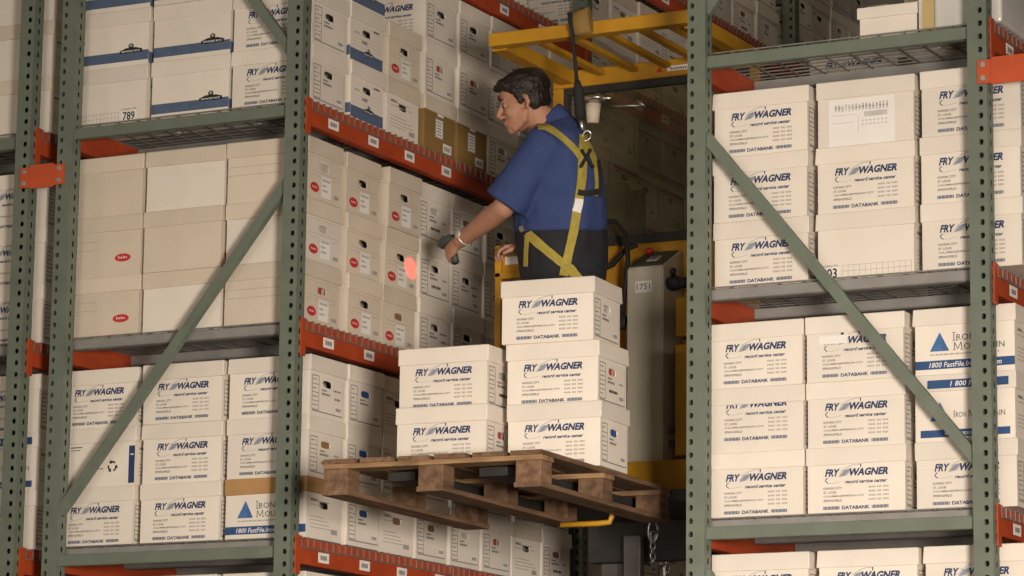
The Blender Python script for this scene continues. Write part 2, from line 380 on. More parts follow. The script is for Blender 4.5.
def emblem(p, cx, y, s=1):
    p.poly([(cx-.045*s, y), (cx+.045*s, y), (cx+.047*s, y+.012*s), (cx+.02*s, y+.019*s), (cx-.02*s, y+.019*s), (cx-.047*s, y+.010*s)], 'black')
    p.ell(cx, y+.025*s, .011*s, .009*s, 'black'); p.ell(cx, y+.026*s, .006*s, .005*s, 'inkl', w=.0005)
    p.text('BANKERS BOX', cx-.038*s, y+.003*s, cx+.038*s, y+.010*s, 'paper', 0, .01, .0005)
def p_band_side():
    p = Print(); p.rect(.0, .022, BW, .066, 'band')
    for i in range(6): p.line(((.0, .0655-i*.0075), (BW, .0655-i*.0075)), .0008, 'inkm')
    emblem(p, .30, .058, 1.25); return p
def p_band_end():
    p = Print(); p.rect(.0, .006, BD, .058, 'band'); emblem(p, .16, .046, 1.05)
    for y in (.075, .092, .109, .126): p.line(((.02, y), (.265, y)), .001, 'inkl')
    grey_text(p, .10, .095, .15, .012, 'inkg'); grey_text(p, .20, .165, .25, .008, 'black'); grey_text(p, .03, .13, .08, .006); return p
def p_mountain(v=0):
    p = Print(); d = v*-.012
    p.poly(((.058, .090+d), (.135, .090+d), (.098, .162+d)), 'tri')
    if v == 0:
        p.text('I', .152, .128, .1555, .158, 'serif'); p.text('RON', .163, .128, .240, .151, 'serif', 0, .004); p.line([(.155, .092), (.156, .121), (.169, .095), (.182, .121), (.184, .092)], .0032, 'serif'); p.text('OUNTAIN', .192, .092, .352, .115, 'serif', 0, .004)
        for x, y in ((.1537, .128), (.1537, .158), (.167, .128), (.222, .151), (.155, .092), (.184, .092)): p.rect(x-.006, y-.0012, x+.006, y+.0012, 'serif')
        grey_text(p, .06, .074, .33, .006); p.rect(0, .022, BW, .055, 'blue'); p.text('1800 FastFile.IronMtn.com', .055, .028, .340, .048, 'paper', .2, .01, .0006)
    else:
        p.text('I', .152, .088, .155, .116, 'serif'); p.text('RON', .160, .088, .200, .109, 'serif', 0, .004); p.line([(.211, .088), (.212, .115), (.2225, .091), (.233, .115), (.234, .088)], .003, 'serif'); p.text('OUNTAIN', .240, .088, .352, .109, 'serif', 0, .004); p.rect(.02, .016, BW-.02, .044, 'blue')
        p.text('www.ironmountain.com', .115, .022, .30, .038, 'paper', .2, .01, .0006)
    return p
def p_lidstripe():
    p = Print(); p.rect(.06, .012, LW-.03, .044, 'blue'); p.text('1 800 FastFile', .15, .018, .31, .038, 'paper', .2, .01, .0006); return p
def p_grid(num, x1):
    p = Print()
    a, b = (.02, .25) if x1 else (.10, .38)
    for i in range(13): p.line(((a+(b-a)*i/12, .006), (a+(b-a)*i/12, .052)), .0014, 'inkl')
    for y in (.008, .030, .052): p.line(((a, y), (b, y)), .0014, 'inkl')
    if x1: p.rect(.262, .008, .345, .056, 'paper'); p.text('Location No.', .264, .058, .345, .068, 'inkg', 0, .01); p.text(num, .272, .012, .335, .050, 'black', 0, .02, .0005)
    else: p.rect(.010, .004, .086, .048, 'paper'); p.text('Location No.', .012, .050, .086, .058, 'inkg', 0, .01); p.text(num, .014, .006, .078, .044, 'black', 0, .02, .0005)
    return p
def p_recycle():
    p = Print(); c = (.278, .085); R = .020
    for k in range(3):
        a = pi/2+k*2*pi/3
        q = [(c[0]+R*cos(a+t), c[1]+R*sin(a+t)) for t in (-.75, -.25, .25)]
        p.line(q, .008, 'black'); tx, ty = q[-1]; d = a+.25+pi/2
        p.poly(((tx+.013*cos(d), ty+.013*sin(d)), (tx+.010*cos(d+pi/2), ty+.010*sin(d+pi/2)), (tx-.010*cos(d+pi/2), ty-.010*sin(d+pi/2))), 'black')
    p.rect(.20, .075, .232, .079, 'inkg'); p.rect(.06, .172, .12, .176, 'black'); p.rect(.06, .160, .11, .163, 'black')
    p.rect(BW-.03, .01, BW, .17, 'ink'); p.rect(BW-.022, .13, BW-.006, .135, 'paper', .0005); return p
def p_sheet():
    p = Print(); p.rect(.045, .002, .315, .182, 'paper')
    r = random.Random(3)
    for y in (.150, .140): 
        for i in range(16): p.rect(.07+i*.014, y-.008*r.random(), .078+i*.014, y+.008+.006*r.random(), 'inkp', .0005)
    p.rect(.19, .108, .285, .128, 'inkp', .0005); p.rect(.165, .05, .167, .115, 'inkp', .0005)
    for y in (.09, .075): 
        for i in range(7): p.rect(.18+i*.016, y, .188+i*.016, y+.007, 'inkp', .0005)
    for y in (.12, .09): p.rect(.055, y, .15, y+.002, 'inkp', .0005)
    return p
def p_tape():
    p = p_databank(); p.poly(((.05, .145), (.165, .145), (.17, .178), (.05, .176)), 'paper', .0006); p.rect(.14, .178, .152, .186, 'black', .001); return p
def p_kraft_end(k):
    p = Print(); p.rect(.10, .075, .175, .165, 'inkl'); p.rect(.105, .08, .17, .16, 'paper', .0004)
    for i in range(5): p.rect(.112, .09+i*.014, .160-.006*(i % 2), .094+i*.014, 'inkg', .0008)
    p.rect(.175, .02, .255, .062, 'paper')
    for i in range(8): p.rect(.188+i*.007, .03, .192+i*.007, .05, 'inkg', .0005)
    p.rect(.12, .176, .175, .19, 'paper'); return p
def p_stripe_end():
    p = p_plain_end(3); p.rect(0, .172, BD, .184, 'red'); p.frame(.05, .02, .23, .10, .002, 'inkl'); return p
def p_plain_end(k):
    p = Print()
    for y in (.155, .138, .09, .075, .06, .045): grey_text(p, .03, y, .12+.13*random.Random(k+int(y*1e3)).random(), .004)
    grey_text(p, .035, .155, .085, .011, 'inkg'); p.rect(.2, .03, .25, .05, 'inkl')
    return p
PR = {k: f.build('front_print', front_plane) for k, f in dict(databank=p_databank(), databank_high=p_databank(.032), tape=p_tape(), oval=p_oval_side(), lines=p_lines_side(),
      band=p_band_side(), mountain=p_mountain(), mountain2=p_mountain(1), g789=p_grid('789', 1), g203=p_grid('203', 0), recycle=p_recycle(), sheet=p_sheet()).items()}
EP = dict(form=[p_form(k).build('end_print', end_plane) for k in range(3)], oval=[p_oval_end(0).build('end_print', end_plane)], band=[p_band_end().build('end_print', end_plane)],
          stripe=[p_stripe_end().build('end_print', end_plane)], kraft=[p_kraft_end(0).build('end_print', end_plane)], plain=[p_plain_end(k).build('end_print', end_plane) for k in (1, 2)])
LSTR = p_lidstripe().build('lid_stripe', lambda u, v, w=0: (u-LW/2, -LD/2-.0007-w, H-LIDH+v))

# ------------------------------------------------------------------ record boxes
HOLE = (0, .143, .038, .015)
def body_mesh(m):
    bm = bmesh.new(); x, y, z = BW/2, BD/2, H-.006
    def q(*p): bm.faces.new([bm.verts.new(v) for v in p])
    q((-x,-y,0),(x,-y,0),(x,-y,z),(-x,-y,z)); q((x,y,0),(-x,y,0),(-x,y,z),(x,y,z)); q((-x,y,0),(x,y,0),(x,-y,0),(-x,-y,0)); q((-x,-y,z),(x,-y,z),(x,y,z),(-x,y,z))
    for s in (1, -1):
        o = [bm.verts.new(v) for v in ((s*x,-y,0),(s*x,y,0),(s*x,y,z),(s*x,-y,z))]
        c, zc, a, b = HOLE; pts = []
        for i in range(12):
            t = 2*pi*i/12; pts.append((c+max(-a+b, min(a-b, a*1.6*cos(t)))+b*cos(t), zc+b*sin(t)))
        h = [bm.verts.new((s*x, u, v)) for u, v in pts]; g = [bm.verts.new((s*(x-.005), u, v)) for u, v in pts]
        es = [bm.edges.new((o[i], o[(i+1) % 4])) for i in range(4)]+[bm.edges.new((h[i], h[(i+1) % 12])) for i in range(12)]
        bmesh.ops.triangle_fill(bm, edges=es, use_beauty=True)
        for i in range(12): bm.faces.new((h[i], h[(i+1) % 12], g[(i+1) % 12], g[i]))
    bmesh.ops.remove_doubles(bm, verts=bm.verts, dist=1e-5)
    return mesh('body', bm, m, recalc=True)
def lid_mesh(m, h=LIDH, seed=0):
    bm = bmesh.new(); x, y = LW/2, LD/2; e = .003
    vs = box(bm, -x, -y, H-h, x, y, H)
    for v in vs[4:]: v.co.x *= 1-.010; v.co.y *= 1-.012
    r = random.Random(seed)
    for v in vs[:4]: v.co.x += r.uniform(-e, e); v.co.y += r.uniform(-e, e); v.co.z += r.uniform(-.003, .003)
    bmesh.ops.bevel(bm, geom=bm.edges[:], offset=.0025, segments=1, affect='EDGES')
    return mesh('lid', bm, m)
BODY = {k: body_mesh(k) for k in ('white', 'cream', 'kraft', 'grey_card')}
LID = {k: [lid_mesh(k, LIDH, s) for s in range(3)] for k in ('white', 'cream', 'tan', 'grey_card', 'kraft')}
def cont_mesh(m, stripes=False):
    bm = bmesh.new()
    for i in range(5): box(bm, BW/2-.03, -.06+i*.024, .09, BW/2-.008-.002*(i % 2), -.06+i*.024+.023, .178, (i % 2) if stripes else 0)
    return mesh('folders', bm, [m, 'folder_white'])
CONT = dict(red=cont_mesh('folder_red', True), white=cont_mesh('folder_white'), blue=cont_mesh('folder_blue'), tan=cont_mesh('folder_tan'))
KIND = dict(   # body, lid, front print, end print, words, category words
 databank=('white', 'white', 'databank', 'form', 'white record box with blue lettering'), databank_high=('white', 'white', 'databank_high', 'form', 'white record box, lettering cut by lid'),
 tape=('white', 'white', 'tape', 'form', 'white record box with taped blue lettering'), oval=('cream', 'cream', 'oval', 'oval', 'cream record box with red oval'),
 ovallines=('cream', 'cream', 'lines', 'oval', 'cream record box with ruled lines'), ovalwhite=('white', 'cream', None, 'oval', 'plain-fronted white record box'), plain=('white', 'cream', None, 'plain', 'plain white record box'), plaincream=('cream', 'cream', None, 'oval', 'plain cream record box'),
 band=('white', 'white', 'band', 'band', 'white record box with slate band'), mountain=('white', 'tan', 'mountain', 'plain', 'white mountain box with tan lid'),
 mountainw=('white', 'white', 'mountain', 'plain', 'white box with blue mountain triangle'), mountain2=('white', 'white', 'mountain2', 'plain', 'white mountain box with striped lid'),
 g789=('white', 'white', 'g789', 'plain', 'white box numbered 789'), g203=('white', 'white', 'g203', 'plain', 'white box numbered 203'), recycle=('white', 'white', 'recycle', 'plain', 'white box with recycling symbol'),
 sheet=('white', 'white', 'sheet', 'form', 'white box with pasted paper sheet'), kraft=('kraft', 'cream', None, 'kraft', 'brown record box with pale lid'),
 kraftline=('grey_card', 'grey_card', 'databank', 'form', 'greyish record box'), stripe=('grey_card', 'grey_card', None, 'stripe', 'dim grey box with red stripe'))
_n = [0]
def rbox(kind, x, y, z, where, group, rz=None, hs=1, cont=None):
    """x, y: centre of the box; z: its base"""
    _n[0] += 1; r = random.Random(_n[0]*31)
    b, l, fp, ep, words = KIND[kind]
    rz = radians(r.uniform(-.5, .5)) if rz is None else rz
    t = thing('record_box', f'{words}, {where}', 'box', (x, y, z), rz, group)
    t.scale = (1, 1, hs)
    bo = put('body', BODY[b], t); li = put('lid', r.choice(LID[l]), t)
    if kind == 'mountain2': put('lid_stripe', LSTR, li)
    if fp: put('front_print', PR[fp], bo)
    if ep: put('end_print', r.choice(EP[ep]), bo)
    c = cont or r.choice(('white', 'tan', 'tan', 'red', 'none', 'none', 'none', 'none') if kind != 'oval' else ('tan', 'none', 'none', 'none'))
    if c in CONT: put('folders', CONT[c], t)
    return t
HS = dict(middle=1.043, lower=1.0, upper=1.0, base=1.0)
ROW = ('bottom', 'middle', 'top')
ORD = ('first', 'second', 'third', 'fourth', 'fifth', 'sixth', 'seventh', 'eighth', 'ninth', 'tenth')
Y0 = .115
# left rack, end view: columns from left, rows from bottom. x = right edge of each column's lid
GL = 'record boxes at the end of the left rack'
colsL = dict(lower=(.394, .824, 1.252), middle=(.388, .802, 1.216), upper=(.392, .810, 1.225), base=(.394, .824, 1.252))
endL = dict(
 upper=(('g789', 'band', 'databank'), ('band', 'band', 'databank'), ('band', 'band', 'databank')),
 middle=(('oval', 'plain', 'ovallines'), ('oval', 'plaincream', 'ovalwhite'), ('plaincream', 'plain', 'ovallines')),
 lower=(('databank', 'databank', 'mountain'), ('recycle', 'databank', 'databank'), ('databank', 'databank', 'databank')),
 base=((None,)*3, (None,)*3, ('databank', 'databank', 'databank')))
CN = ('left column', 'centre column', 'column by post')
for lv, rows in endL.items():
    for ri, row in enumerate(rows):
        for ci, k in enumerate(row):
            if not k: continue
            w = f'{ROW[ri]} row, {CN[ci]}, {lv} shelf of left rack'
            r = random.Random(ri*7+ci*13+len(lv))
            z = DECK[lv] + ri*H*HS[lv]
            rbox(k, colsL[lv][ci]-LW/2-r.uniform(0, .004), Y0+LD/2+r.uniform(-.008, .008), z, w, GL, hs=HS[lv], cont='none' if k == 'mountain' else None)
            if lv == 'base':
                for rr in (0, 1): rbox(k, colsL[lv][ci]-LW/2, Y0+LD/2, DECK[lv]+rr*H, f'{ROW[rr]} row, {CN[ci]}, {lv} shelf of left rack', GL)
# left rack, aisle side: the boxes following the end column away from the camera
GA = 'record boxes along the aisle side of the left rack'
D, O = 'databank', 'oval'
aisle = dict(
 upper=((D, 'band', 'plain', 'kraft', 'kraft', D, D, D), (D, 'band', 'plaincream', D, D, D, D, D), ('band', 'band', None, D, D, D, D, D)),
 middle=((O, O, 'oval', D, D, D, D, D), (O, O, 'oval', D, D, D, D, D), (O, O, 'oval', D, D, D, D, D)),
 lower=(('mountain', D, 'plain', D, D, D, 'plain', D), (D, D, D, D, D, D, D, D), (D, D, 'mountainw', D, D, D, D, D)),
 base=())
conts = dict(lower=(('red', 'blue', 'tan', 'tan', 'white', 'red', 'none', 'tan'), ('tan', 'blue', 'none', 'none', 'white', 'tan', 'none', 'none'), ('none', 'blue', 'none', 'none', 'red', 'white', 'none', 'none')))
for lv, rows in aisle.items():
    for ri, row in enumerate(rows):
        if lv == 'base' and ri < 2: continue
        y = Y0
        for k, kind in enumerate(row):
            r = random.Random(ri*17+k*5+len(lv)*3)
            step = .336 if (lv == 'middle' and k < 2) or (lv == 'upper' and k in (1, 2)) else .306
            if k and kind:
                w = f'{ORD[k]} back along aisle, {ROW[ri]} row, left rack {lv} shelf'
                xr = colsL[lv][2] + r.uniform(-.012, .010)
                cl = conts[lv][ri][k] if lv in conts else None
                rbox(kind, xr-LW/2, y+LD/2+r.uniform(-.004, .002), DECK[lv]+ri*H*HS[lv], w, GA, hs=HS[lv], cont=cl)
            y += step
# upper shelf, the box whose front shows where the top row has a gap is column four (already placed)
# second and third bay of the left rack, seen beside and above the lift truck
GF = 'record boxes in the far bays of the left rack'
def pix(p): d = Vector(p)-CAM; w = d.dot(FW); return 512+FPX*d.dot(RT)/w, 288-FPX*d.dot(UP)/w
def seen(y, z):
    a, b = pix((1.2, y, z)); return (500 < a < 720 and 470 < b < 620) or (540 < a < 730 and 60 < b < 270) or (570 < a < 930 and -50 < b < 80)
for bay in (1, 2):
    for lv in ('base', 'lower', 'middle', 'upper', 'top'):
        for k in range(8):
            n = 2 if lv == 'upper' else 3
            y = bay*BAY+.10+LD/2+k*.308
            if lv == 'top' and k % 5 == 4: n = 1
            top = max([ri for ri in range(n) if seen(y, DECK2[lv]+ri*H+H/2)], default=-1)
            for ri in range(top+1):
                r = random.Random(bay*99+ri*17+k*5+len(lv)*3)
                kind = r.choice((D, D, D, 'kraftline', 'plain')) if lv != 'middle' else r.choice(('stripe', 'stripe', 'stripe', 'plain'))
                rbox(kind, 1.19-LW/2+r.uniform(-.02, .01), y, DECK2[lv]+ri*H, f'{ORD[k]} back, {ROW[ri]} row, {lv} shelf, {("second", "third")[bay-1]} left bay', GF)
# right rack, end view
HR = dict(middle=1.022, lower=.995, base=1.0)
GR = 'record boxes at the end of the right rack'
colsR = dict(middle=(3.058, 3.492, 3.920), lower=(3.036, 3.447, 3.884), base=(3.058, 3.492, 3.920))
endR = dict(middle=((D, 'g203', D), (D, D, D), (D, 'sheet', D)), lower=((D, D, D), ('databank_high', D, 'mountain2'), (D, 'tape', 'mountainw')), base=(None, None, (D, D, D)))
CR = ('aisle column', 'centre column', 'right column')
for lv, rows in endR.items():
    for ri, row in enumerate(rows):
        for ci in range(3):
            r = random.Random(ri*3+ci*11+len(lv))
            rbox((row or (D,)*3)[ci], colsR[lv][ci]+LW/2+r.uniform(0, .002), Y0+LD/2+r.uniform(-.008, .008), DECK[lv]+ri*H*HR[lv], f'{ROW[ri]} row, {CR[ci]}, {lv} shelf, right rack', GR, hs=HR[lv])
        if lv != 'base' or ri == 2:
            for k in range(1, 5):
                r = random.Random(ri*5+k*7)
                if lv == 'base': z = DECK[lv]
                rbox('plain' if k % 2 else D, colsR[lv][2]+LW/2+r.uniform(-.01, .02), Y0+LD/2+k*.308, DECK[lv]+ri*H*HR[lv], f'{ORD[k]} back, {ROW[ri]} row, right rack outer side, {lv} shelf', GR, hs=HR[lv])
for rr in range(2):
    for k in range(1, 5): rbox(D, colsR['base'][2]+LW/2, Y0+LD/2+k*.308, DECK['base']+rr*H, f'{ORD[k]} back, {ROW[rr]} row, right rack outer side, base shelf', GR)
rbox(D, 3.09+LW/2, 1.03+LD/2, DECK['upper'], 'alone and dim on right rack upper deck', GR)
# rack at the left edge
G0 = 'record boxes in the rack at the left picture edge'
for lv in ('base', 'lower', 'middle', 'upper'):
    for ri in range(3):
        kind = 'plain' if lv == 'upper' else ('mountain2' if lv == 'lower' and ri == 1 else D)
        for c in range(2):
            rbox(kind, -.115-LW/2-c*.432, Y0+LD/2, DECK[lv]+ri*H, f'{ROW[ri]} row, {("nearest the post", "at picture edge")[c]}, {lv} shelf at left edge', G0)

# goods on the upper deck of the right rack
def carton(name, label, x, y, z, w, d, h, lidh, m, ml):
    t = thing(name, label, 'box', (x, y, z))
    boxes('body', m, t, (-w/2, -d/2, 0, w/2, d/2, h-.004), bevel=.003)
    boxes('lid', ml, t, (-w/2-.008, -d/2-.008, h-lidh, w/2+.008, d/2+.008, h), bevel=.003)
    return t
carton('low_box', 'low white lidded box lying on the upper deck of the right rack', 3.79, .29, DECK['upper'], .235, .30, .125, .045, 'white', 'white')
t = thing('wrapped_parcel', 'parcel wrapped in clear film on the right rack upper deck, beside the end post', 'parcel', (4.098, .28, DECK['upper']))
boxes('carton', 'ochre', t, (-.17, -.16, 0, -.105, .16, .42), bevel=.004)
boxes('film_wrap', 'film', t, (-.11, -.175, 0, .16, .17, .40), (-.175, -.168, 0, -.16, .165, .40), bevel=.012)
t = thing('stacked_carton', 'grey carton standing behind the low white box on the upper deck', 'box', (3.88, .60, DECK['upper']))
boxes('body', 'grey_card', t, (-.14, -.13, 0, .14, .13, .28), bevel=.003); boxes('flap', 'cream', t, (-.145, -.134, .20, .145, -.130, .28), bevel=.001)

# ------------------------------------------------------------------ pallet and its five boxes
PZ = 3.22; PA = radians(2.5); PWD, PLN = .925, 1.27
pc = Vector((2.66, -.541, 0)); pu = Vector((cos(PA), sin(PA), 0)); pv = Vector((-sin(PA), cos(PA), 0))
po = pc - pu*PWD
t = thing('wooden_pallet', 'weathered wooden pallet carried on the forks of the lift truck', 'pallet', (po.x, po.y, PZ-.14), PA)
h3, h2, h1 = .14, .121, .102
nb = 6; bw = .132
for i in range(nb):
    x = i*(PWD-bw)/(nb-1); e = random.uniform(-.006, .008)
    boxes('deck_board', 'wood', t, (x, e, h2, x+bw, PLN+e, h3), bevel=.002)
for y in (0, (PLN-.11)/2, PLN-.11):
    boxes('stringer_board', 'woodx', t, (0, y, h1, PWD, y+.11, h2), bevel=.002)
    for x in (0, (PWD-.11)/2, PWD-.11):
        boxes('block', 'wood', t, (x, y+.004, .019, x+.105, y+.104, h1), bevel=.003)
for x in (0, (PWD-.11)/2, PWD-.11):
    boxes('bottom_board', 'wood', t, (x-.003, -.004, 0, x+.108, PLN+.004, .019), bevel=.002)
GP = 'record boxes on the raised pallet'
def pbox(px_l, px_r, n, label, dx, rz, cont):
    z = PZ+n*H
    a, b = at(*px_l, Z=z+H), at(*px_r, Z=z+H)
    d = (b-a); d.z = 0; d.normalize(); nrm = Vector((-sin(rz), cos(rz), 0)); dd = Vector((cos(rz), sin(rz), 0))
    c = (a+b)/2 + nrm*(LD/2)
    rbox(D, c.x, c.y, z, label, GP, rz, cont=cont)
pbox((510, 404), (597.3, 401), 0, 'lowest of the right-hand stack on the pallet', 0, radians(3.5), 'blue')
pbox((508, 345), (596.7, 339), 1, 'middle of the right-hand stack on the pallet', 0, radians(2.5), 'red')
pbox((502.7, 281.5), (592, 275.6), 2, 'topmost on the pallet, in front of the person', 0, radians(4), 'white')
pbox((396, 407), (486, 404.5), 0, 'lower of the left-hand pair on the pallet', 0, radians(2), 'red')
pbox((397.5, 349), (488.5, 344.7), 1, 'upper of the left-hand pair on the pallet', 0, radians(1.5), 'white')

# ------------------------------------------------------------------ order picker truck
T = thing('order_picker_truck', 'yellow order picker lift truck raised in the aisle, carrying the pallet and the worker', 'lift truck', (2.2, 1.4, 0))
def P(name, m, *bs, bevel=.003, parent=None):
    o = boxes(name, m, parent or T, *[(b[0]-2.2, b[1]-1.4, b[2], b[3]-2.2, b[4]-1.4, b[5]) for b in bs], bevel=bevel); return o
def Pf(name, m, fn, smooth=False, parent=None):
    o = B(name, m, fn, parent or T, (-2.2, -1.4, 0), smooth); return o
def sub(o, parent): o.location = o.location-parent.location; o.parent = parent; return o
GZ = 5.2
P('guard_front_beam', 'yellow', (1.79, .62, GZ-.058, 2.74, .68, GZ), bevel=.006)
P('guard_side_beam', 'yellow', (1.775, .68, GZ-.064, 1.845, 1.34, GZ-.004)); P('guard_side_beam', 'yellow', (2.68, .68, GZ-.064, 2.74, 1.34, GZ-.004))
P('guard_rear_beam', 'yellow', (1.735, 1.34, GZ-.078, 2.74, 1.40, GZ), bevel=.006)
for x in (1.98, 2.14, 2.30, 2.46, 2.60):
    Pf('guard_bar', 'yellow', lambda bm: bar(bm, (x, .68, GZ-.03), (x, 1.34, GZ-.03), .035, .02))
lb = P('warning_sticker', 'paper', (2.30, 1.337, GZ-.055, 2.49, 1.3395, GZ-.032), bevel=0)
def stick(bm):
    for i in range(14): box(bm, 2.318+i*.0115, 1.3362, GZ-.05, 2.3255+i*.0115, 1.337, GZ-.040)
Pf('sticker_print', 'inkg', stick, parent=None)
Pf('warning_triangle', ['redb'], lambda bm: bm.faces.new([bm.verts.new(v) for v in ((2.245, 1.338, GZ-.055), (2.280, 1.338, GZ-.055), (2.2625, 1.338, GZ-.028))]))
P('guard_post', 'yellow', (1.735, 1.345, 3.2, 1.785, 1.395, GZ-.078)); P('guard_post', 'yellow', (2.69, 1.345, 3.2, 2.74, 1.395, GZ-.078))
# window
P('window_frame', 'dark', (1.785, 1.355, 5.09, 2.69, 1.385, 5.122), (1.785, 1.355, 4.40, 2.69, 1.385, 4.43), (1.785, 1.355, 4.43, 1.81, 1.385, 5.09), (2.665, 1.355, 4.43, 2.69, 1.385, 5.09), bevel=0)
P('window_pane', 'glass', (1.81, 1.368, 4.43, 2.665, 1.373, 5.09), bevel=0)
P('back_panel', 'yellow', (1.785, 1.35, 3.2, 2.69, 1.40, 4.40)); P('panel_lip', 'dark', (1.79, 1.335, 4.385, 2.69, 1.35, 4.40), bevel=0)
# control column
def column(bm):
    pr = [(1.14, 3.385), (1.14, 4.235), (1.33, 4.335), (1.35, 4.335), (1.35, 3.385)]
    a = [bm.verts.new((2.205, y, z)) for y, z in pr]; b = [bm.verts.new((2.375, y, z)) for y, z in pr]
    bm.faces.new(a); bm.faces.new(b[::-1])
    for i in range(5): bm.faces.new((a[(i+1) % 5], a[i], b[i], b[(i+1) % 5]))
    bmesh.ops.bevel(bm, geom=bm.edges[:], offset=.006, segments=2, affect='EDGES')
CC = Pf('control_column', 'putty', column)
sl = Vector((0, .19, .10)).normalized(); nn = Vector((0, -sl.z, sl.y))
def slanted(x0, x1, s0, s1, h):
    def f(bm):
        o = Vector((0, 1.14, 4.235))
        vs = [bm.verts.new(Vector((x, 0, 0))+o+sl*s+nn*hh) for hh in (.001, h) for x, s in ((x0, s0), (x1, s0), (x1, s1), (x0, s1))]
        for q in ((3,2,1,0),(4,5,6,7),(0,1,5,4),(1,2,6,5),(2,3,7,6),(3,0,4,7)): bm.faces.new([vs[i] for i in q])
    return f
sub(Pf('control_panel', 'panel', slanted(2.215, 2.365, .012, .20, .008)), CC)
sub(Pf('control_display', 'folder_white', slanted(2.275, 2.325, .06, .12, .012)), CC); sub(Pf('control_display', 'inkg', slanted(2.285, 2.315, .07, .11, .0135)), CC)
o = Vector((2.255, 1.14, 4.235))+sl*.15
sub(Pf('stop_button', 'redb', lambda bm: loft(bm, [o+nn*.006, o+nn*.02, o+nn*.022, o+nn*.036, o+nn*.040], [.010, .010, .019, .019, .012], 14), True), CC)
sub(P('number_plate', 'paper', (2.245, 1.137, 4.125, 2.325, 1.1395, 4.175), bevel=0), CC)
pp = Print(); pp.text('1751', 2.253, 4.137, 2.317, 4.163, 'inkg', 0, .01)
o = put('number', pp.build('number', lambda u, v, w=0: (u, 1.1362, v)), T, (-2.2, -1.4, 0)); sub(o, CC)
P('pedestal', 'yellow', (2.16, 1.06, 3.2, 2.69, 1.35, 3.385), bevel=.006)
P('side_cover', 'yellow', (2.405, 1.20, 3.42, 2.47, 1.35, 3.90), (2.415, 1.18, 3.93, 2.47, 1.35, 4.10), bevel=.006)
P('cover_latch', 'dark', (2.385, 1.19, 3.46, 2.405, 1.21, 3.49), (2.385, 1.19, 3.52, 2.405, 1.21, 3.55), bevel=.002)
def grip(bm):
    loft(bm, [(2.37, 1.22, 4.16), (2.42, 1.20, 4.165), (2.47, 1.18, 4.16)], [.02, .024, .024], 10); ball(bm, (2.405, 1.19, 4.165), (.042, .035, .034), seg=14)
    loft(bm, [(2.41, 1.17, 4.20), (2.43, 1.13, 4.21)], .012, 8)
Pf('steering_grip', 'rubber', grip, True)
def hose(bm):
    pts = [(2.05, 1.22, 4.47), (2.12, 1.20, 4.46), (2.175, 1.18, 4.40), (2.195, 1.17, 4.29), (2.185, 1.17, 4.17), (2.155, 1.2, 4.07), (2.12, 1.28, 4.0)]
    loft(bm, pts, .011, 8)
Pf('cable', 'rubber', hose, True)
Pf('cable', 'rubber', lambda bm: loft(bm, [(2.0, 1.26, 4.25), (2.09, 1.24, 4.28), (2.15, 1.24, 4.34), (2.2, 1.25, 4.36)], .012, 8), True)
Pf('cable_knob', 'rubber', lambda bm: ball(bm, (2.145, 1.22, 4.02), (.03, .02, .035), seg=12), True)
# lamp with pale shade on the window
lq = at(593, 113, Y=1.31)
def shade(bm): loft(bm, [lq+Vector((0, 0, -.045)), lq+Vector((0, 0, .04))], [.026, .036], 16)
Pf('work_lamp_shade', 'cup', shade, True)
def arm(bm):
    ball(bm, lq+Vector((.01, 0, .062)), (.058, .05, .020), seg=14); loft(bm, [lq+Vector((.0, .01, .07)), lq+Vector((.01, .045, .10))], .012, 8); loft(bm, [lq+Vector((-.03, 0, .06)), lq+Vector((.10, -.02, .055))], [.018, .006], 8)
Pf('work_lamp_bracket', 'silver', arm, True)
Pf('wiper_rod', 'silver', lambda bm: loft(bm, [(1.99, 1.345, 5.02), (2.17, 1.345, 5.005)], .006, 6), True)
Pf('wiper_rod', 'silver', lambda bm: loft(bm, [(2.15, 1.345, 5.03), (2.19, 1.345, 5.0)], .009, 6), True)
# platform, forks, mast
P('platform', 'dark', (1.74, .76, 3.17, 2.70, 1.40, 3.22), bevel=.004)
P('fork', 'dark', (1.93, -.42, 3.145, 2.05, .76, 3.180)); P('fork', 'dark', (2.33, -.42, 3.145, 2.45, .76, 3.180))
def rod(bm): loft(bm, [(2.24, .46, 3.055), (2.40, .48, 3.058), (2.445, .49, 3.062), (2.455, .49, 3.09), (2.455, .5, 3.13)], .012, 8)
Pf('bracket_rod', 'yellow', rod, True)
for x in (1.93, 2.33):
    P('mast_rail', 'steel', (x, 1.48, 0, x+.10, 1.53, 4.7), (x, 1.65, 0, x+.10, 1.70, 4.7), (x+.03, 1.53, 0, x+.06, 1.65, 4.7), bevel=0)
P('mast_crossbar', 'dark', (2.03, 1.50, 2.2, 2.33, 1.6, 2.4), (2.03, 1.50, 4.0, 2.33, 1.6, 4.15), bevel=.004)
P('lift_cylinder', 'silver', (2.16, 1.56, 0, 2.20, 1.60, 3.0), bevel=.012)
P('carriage', 'dark', (1.9, 1.40, 3.0, 2.46, 1.48, 4.2), bevel=.004); P('carriage_plate', 'steel', (2.12, 1.30, 2.75, 2.20, 1.34, 3.1), bevel=.003)
def chain(bm, x, y, z0, z1):
    z = z0; i = 0
    while z < z1:
        a = Vector((x, y, z)); d = (.011, 0, 0) if i % 2 else (0, .011, 0); d = Vector(d)
        loft(bm, [a-d*.7, a-d+Vector((0,0,.008)), a-d+Vector((0,0,.020)), a-d*.7+Vector((0,0,.028)), a+d*.7+Vector((0,0,.028)), a+d+Vector((0,0,.02)), a+d+Vector((0,0,.008)), a+d*.7, a-d*.7], .003, 5)
        z += .022; i += 1
Pf('lift_chain', 'silver', lambda bm: chain(bm, 2.10, 1.47, 2.5, 3.09)); Pf('lift_chain', 'silver', lambda bm: chain(bm, 2.25, 1.47, 2.5, 3.09))
